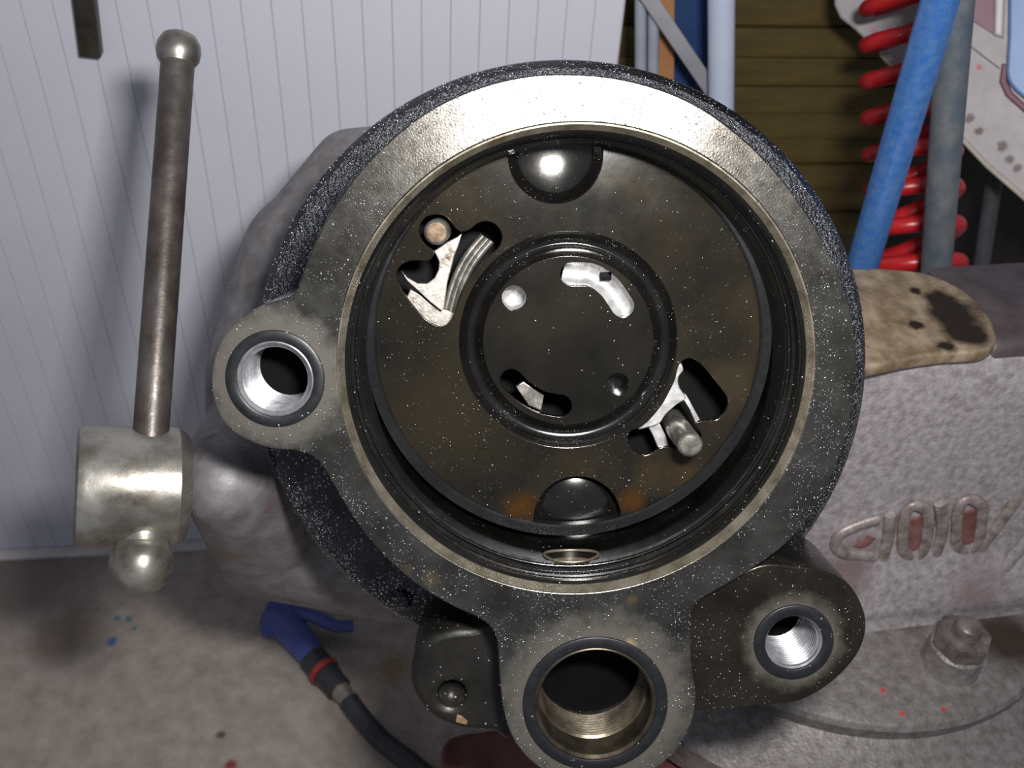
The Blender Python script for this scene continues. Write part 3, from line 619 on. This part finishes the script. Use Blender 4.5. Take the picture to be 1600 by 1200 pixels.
# levers, ring segments and pins behind the openings
ZV = -0.0425
lev1 = [(678, 392), (699, 378), (715, 370), (722, 364), (716, 384), (710, 400), (705, 419), (699, 441), (694, 482), (690, 486), (672, 472), (655, 456), (637, 440), (627, 424), (636, 434), (652, 443), (667, 443), (679, 434), (685, 422), (686, 409), (681, 398)]
flat('lever', [HL(lev1, ZV)], ZV - .003, ZV, .0004, m_lever, hs)
lev1b = [(641, 452), (634, 468), (661, 500), (683, 518), (702, 508), (710, 490), (694, 482), (675, 476), (656, 460)]
flat('lever', [HL(lev1b, ZV - .004)], ZV - .008, ZV - .004, .0005, m_lever, hs)
for k, (o1, o2, rr) in enumerate(((0, 0, .0016), (7, 5, .0012), (13, 9, .0014))):
    path = [(755, 368), (738, 388), (724, 408), (713, 430), (704, 455), (697, 482)]
    q = [Vector((*H(x + o1, y + o2, -.047), -.047 - .001 * k)) for x, y in path]
    sweep('ring_segment', q, rr, m_pin, hs, seg=10, sx=1.4, sy=1.0, up=(0, 0, 1))
lev2 = [(1062, 566), (1054, 592), (1040, 620), (1020, 647), (996, 670), (1012, 668), (1030, 662), (1040, 648), (1058, 632), (1072, 622), (1062, 606), (1060, 590), (1068, 578)]
flat('lever', [catmull(HL(lev2, ZV), 3)], ZV - .003, ZV, .0005, m_silver, hs)
for poly in ([(1008, 658), (1020, 680), (1030, 704), (1048, 706), (1040, 680), (1030, 660)], [(1064, 618), (1078, 640), (1088, 664), (1096, 660), (1082, 634), (1072, 616)]):
    flat('lever', [HL(poly, ZV - .003)], ZV - .006, ZV - .003, .0004, m_silver, hs)
def pin(x, y, zt, zb, r, endm):
    c = H(x, y, zt)
    o = lathe('pin', [(0, zb), (r, zb), (r, zt - .0012), (r - .0004, zt - .0005), (r - .0012, zt)], m_pin, hs, 40, *c)
    lathe('pin_end', [(r - .0012, zt), (r - .0018, zt + .0001), (0, zt + .0002)], endm, o, 40, *c)
pin(682, 363, -.0300, -.058, .0050, m_rust)
pin(1079, 696, -.0160, -.058, .0050, m_pin)
# what shows inside the hub openings
def gutter(name, pts, z, half, depth, m):
    c = catmull([Vector((*H(x, y, z), z)) for x, y in pts], 6, False)
    bm = bmesh.new(); rows = []
    for i, p in enumerate(c):
        t = (c[min(i + 1, len(c) - 1)] - c[max(i - 1, 0)]).normalized(); n = Vector((-t.y, t.x, 0))
        rows.append([bm.verts.new(p + n * half * math.cos(a) + Vector((0, 0, -depth * math.sin(a)))) for a in [math.pi * k / 10 for k in range(11)]])
    for a, b in zip(rows, rows[1:]):
        for k in range(10): bm.faces.new((a[k], a[k + 1], b[k + 1], b[k]))
    bm.faces.new(rows[0]); bm.faces.new(rows[-1])
    return put(name, frommesh(bm), m, hub, 50)
gutter('slot_channel', [(880, 424), (895, 427), (925, 430), (952, 448), (973, 478), (980, 492)], ZP - .0026, .0056, .006, m_silver)
nt_ = H(946, 432, ZP - .004)
put('slot_notch', box_mesh(nt_[0] - .002, nt_[0] + .0025, nt_[1] - .0016, nt_[1] + .0016, ZP - .0062, ZP - .0045, .0003), m_black, hub)
lathe('hole_liner', [(.0049, ZP - .0026), (.0047, ZP - .0100), (.0018, ZP - .0115), (0, ZP - .0118)], m_silver, hub, 40, *h1c)
lathe('hole_liner', [(.0046, ZP - .0026), (.0044, ZP - .0120), (0, ZP - .0125)], m_bore, hub, 40, *h2c)
flat('slot_tongue', [HL([(806, 604), (818, 596), (832, 606), (850, 618), (846, 642), (826, 634)], ZP - .006)], ZP - .009, ZP - .006, .0004, m_pin, hub)
# threaded holes with their seal rings
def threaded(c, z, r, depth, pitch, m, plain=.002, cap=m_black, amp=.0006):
    prof = [(r + .0012, z + .0002), (r + .0006, z + .0005), (r - .0004, z - .0006), (r - .0004, z - plain)]
    zz = z - plain; 
    while zz > z - depth:
        prof += [(r - .0004 - amp, zz - pitch * .35), (r - .0004 - amp, zz - pitch * .5), (r - .0004 + amp * .3, zz - pitch * .85), (r - .0004 + amp * .3, zz - pitch)]; zz -= pitch
    o = lathe('threaded_hole', prof, m, hs, 64, *c, ang=25)
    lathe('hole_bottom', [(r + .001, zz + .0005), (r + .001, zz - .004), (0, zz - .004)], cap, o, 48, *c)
threaded(HL1, 0, R1, .026, .0017, m_thread, .0015, amp=.0010)
threaded(HL2, 0, R2, .030, .0020, m_thread2, .0125, amp=.0011)
threaded(HL3, ZL, R3, .026, .0018, m_thread, .002, amp=.0008)
def seal(c, z, r0, r1):
    lathe('seal_ring', [(r0, z), (r0 + .0002, z + .0007), (r0 + .0006, z + .0009), (r1 - .0006, z + .0009), (r1 - .0002, z + .0007), (r1, z)], m_seal, hs, 80, *c)
seal(HL1, 0, R1 + .0010, .0182)
seal(HL2, 0, R2 + .0010, .0288)
seal(HL3, ZL, R3 + .0002, .0160)
# bare machined ring under the right seal, screw on the rim low left
sc_ = H(628, 938, ZF + .006)
lathe('rim_screw', [(0, ZF + .0095), (.003, ZF + .009), (.0045, ZF + .0075), (.005, ZF + .005)], m_rim, hs, 32, *sc_)
# a copper-coloured chip lying on the corner boss
ch = [(714, 1116), (722, 1118), (731, 1126), (729, 1131), (712, 1127)]
flat('metal_chip', [HL(ch, ZB)], ZB, ZB + .0008, .0002, material('copper_chip', (.30, .17, .09), (.45, .28, .17), 300, .6, .35), hs)
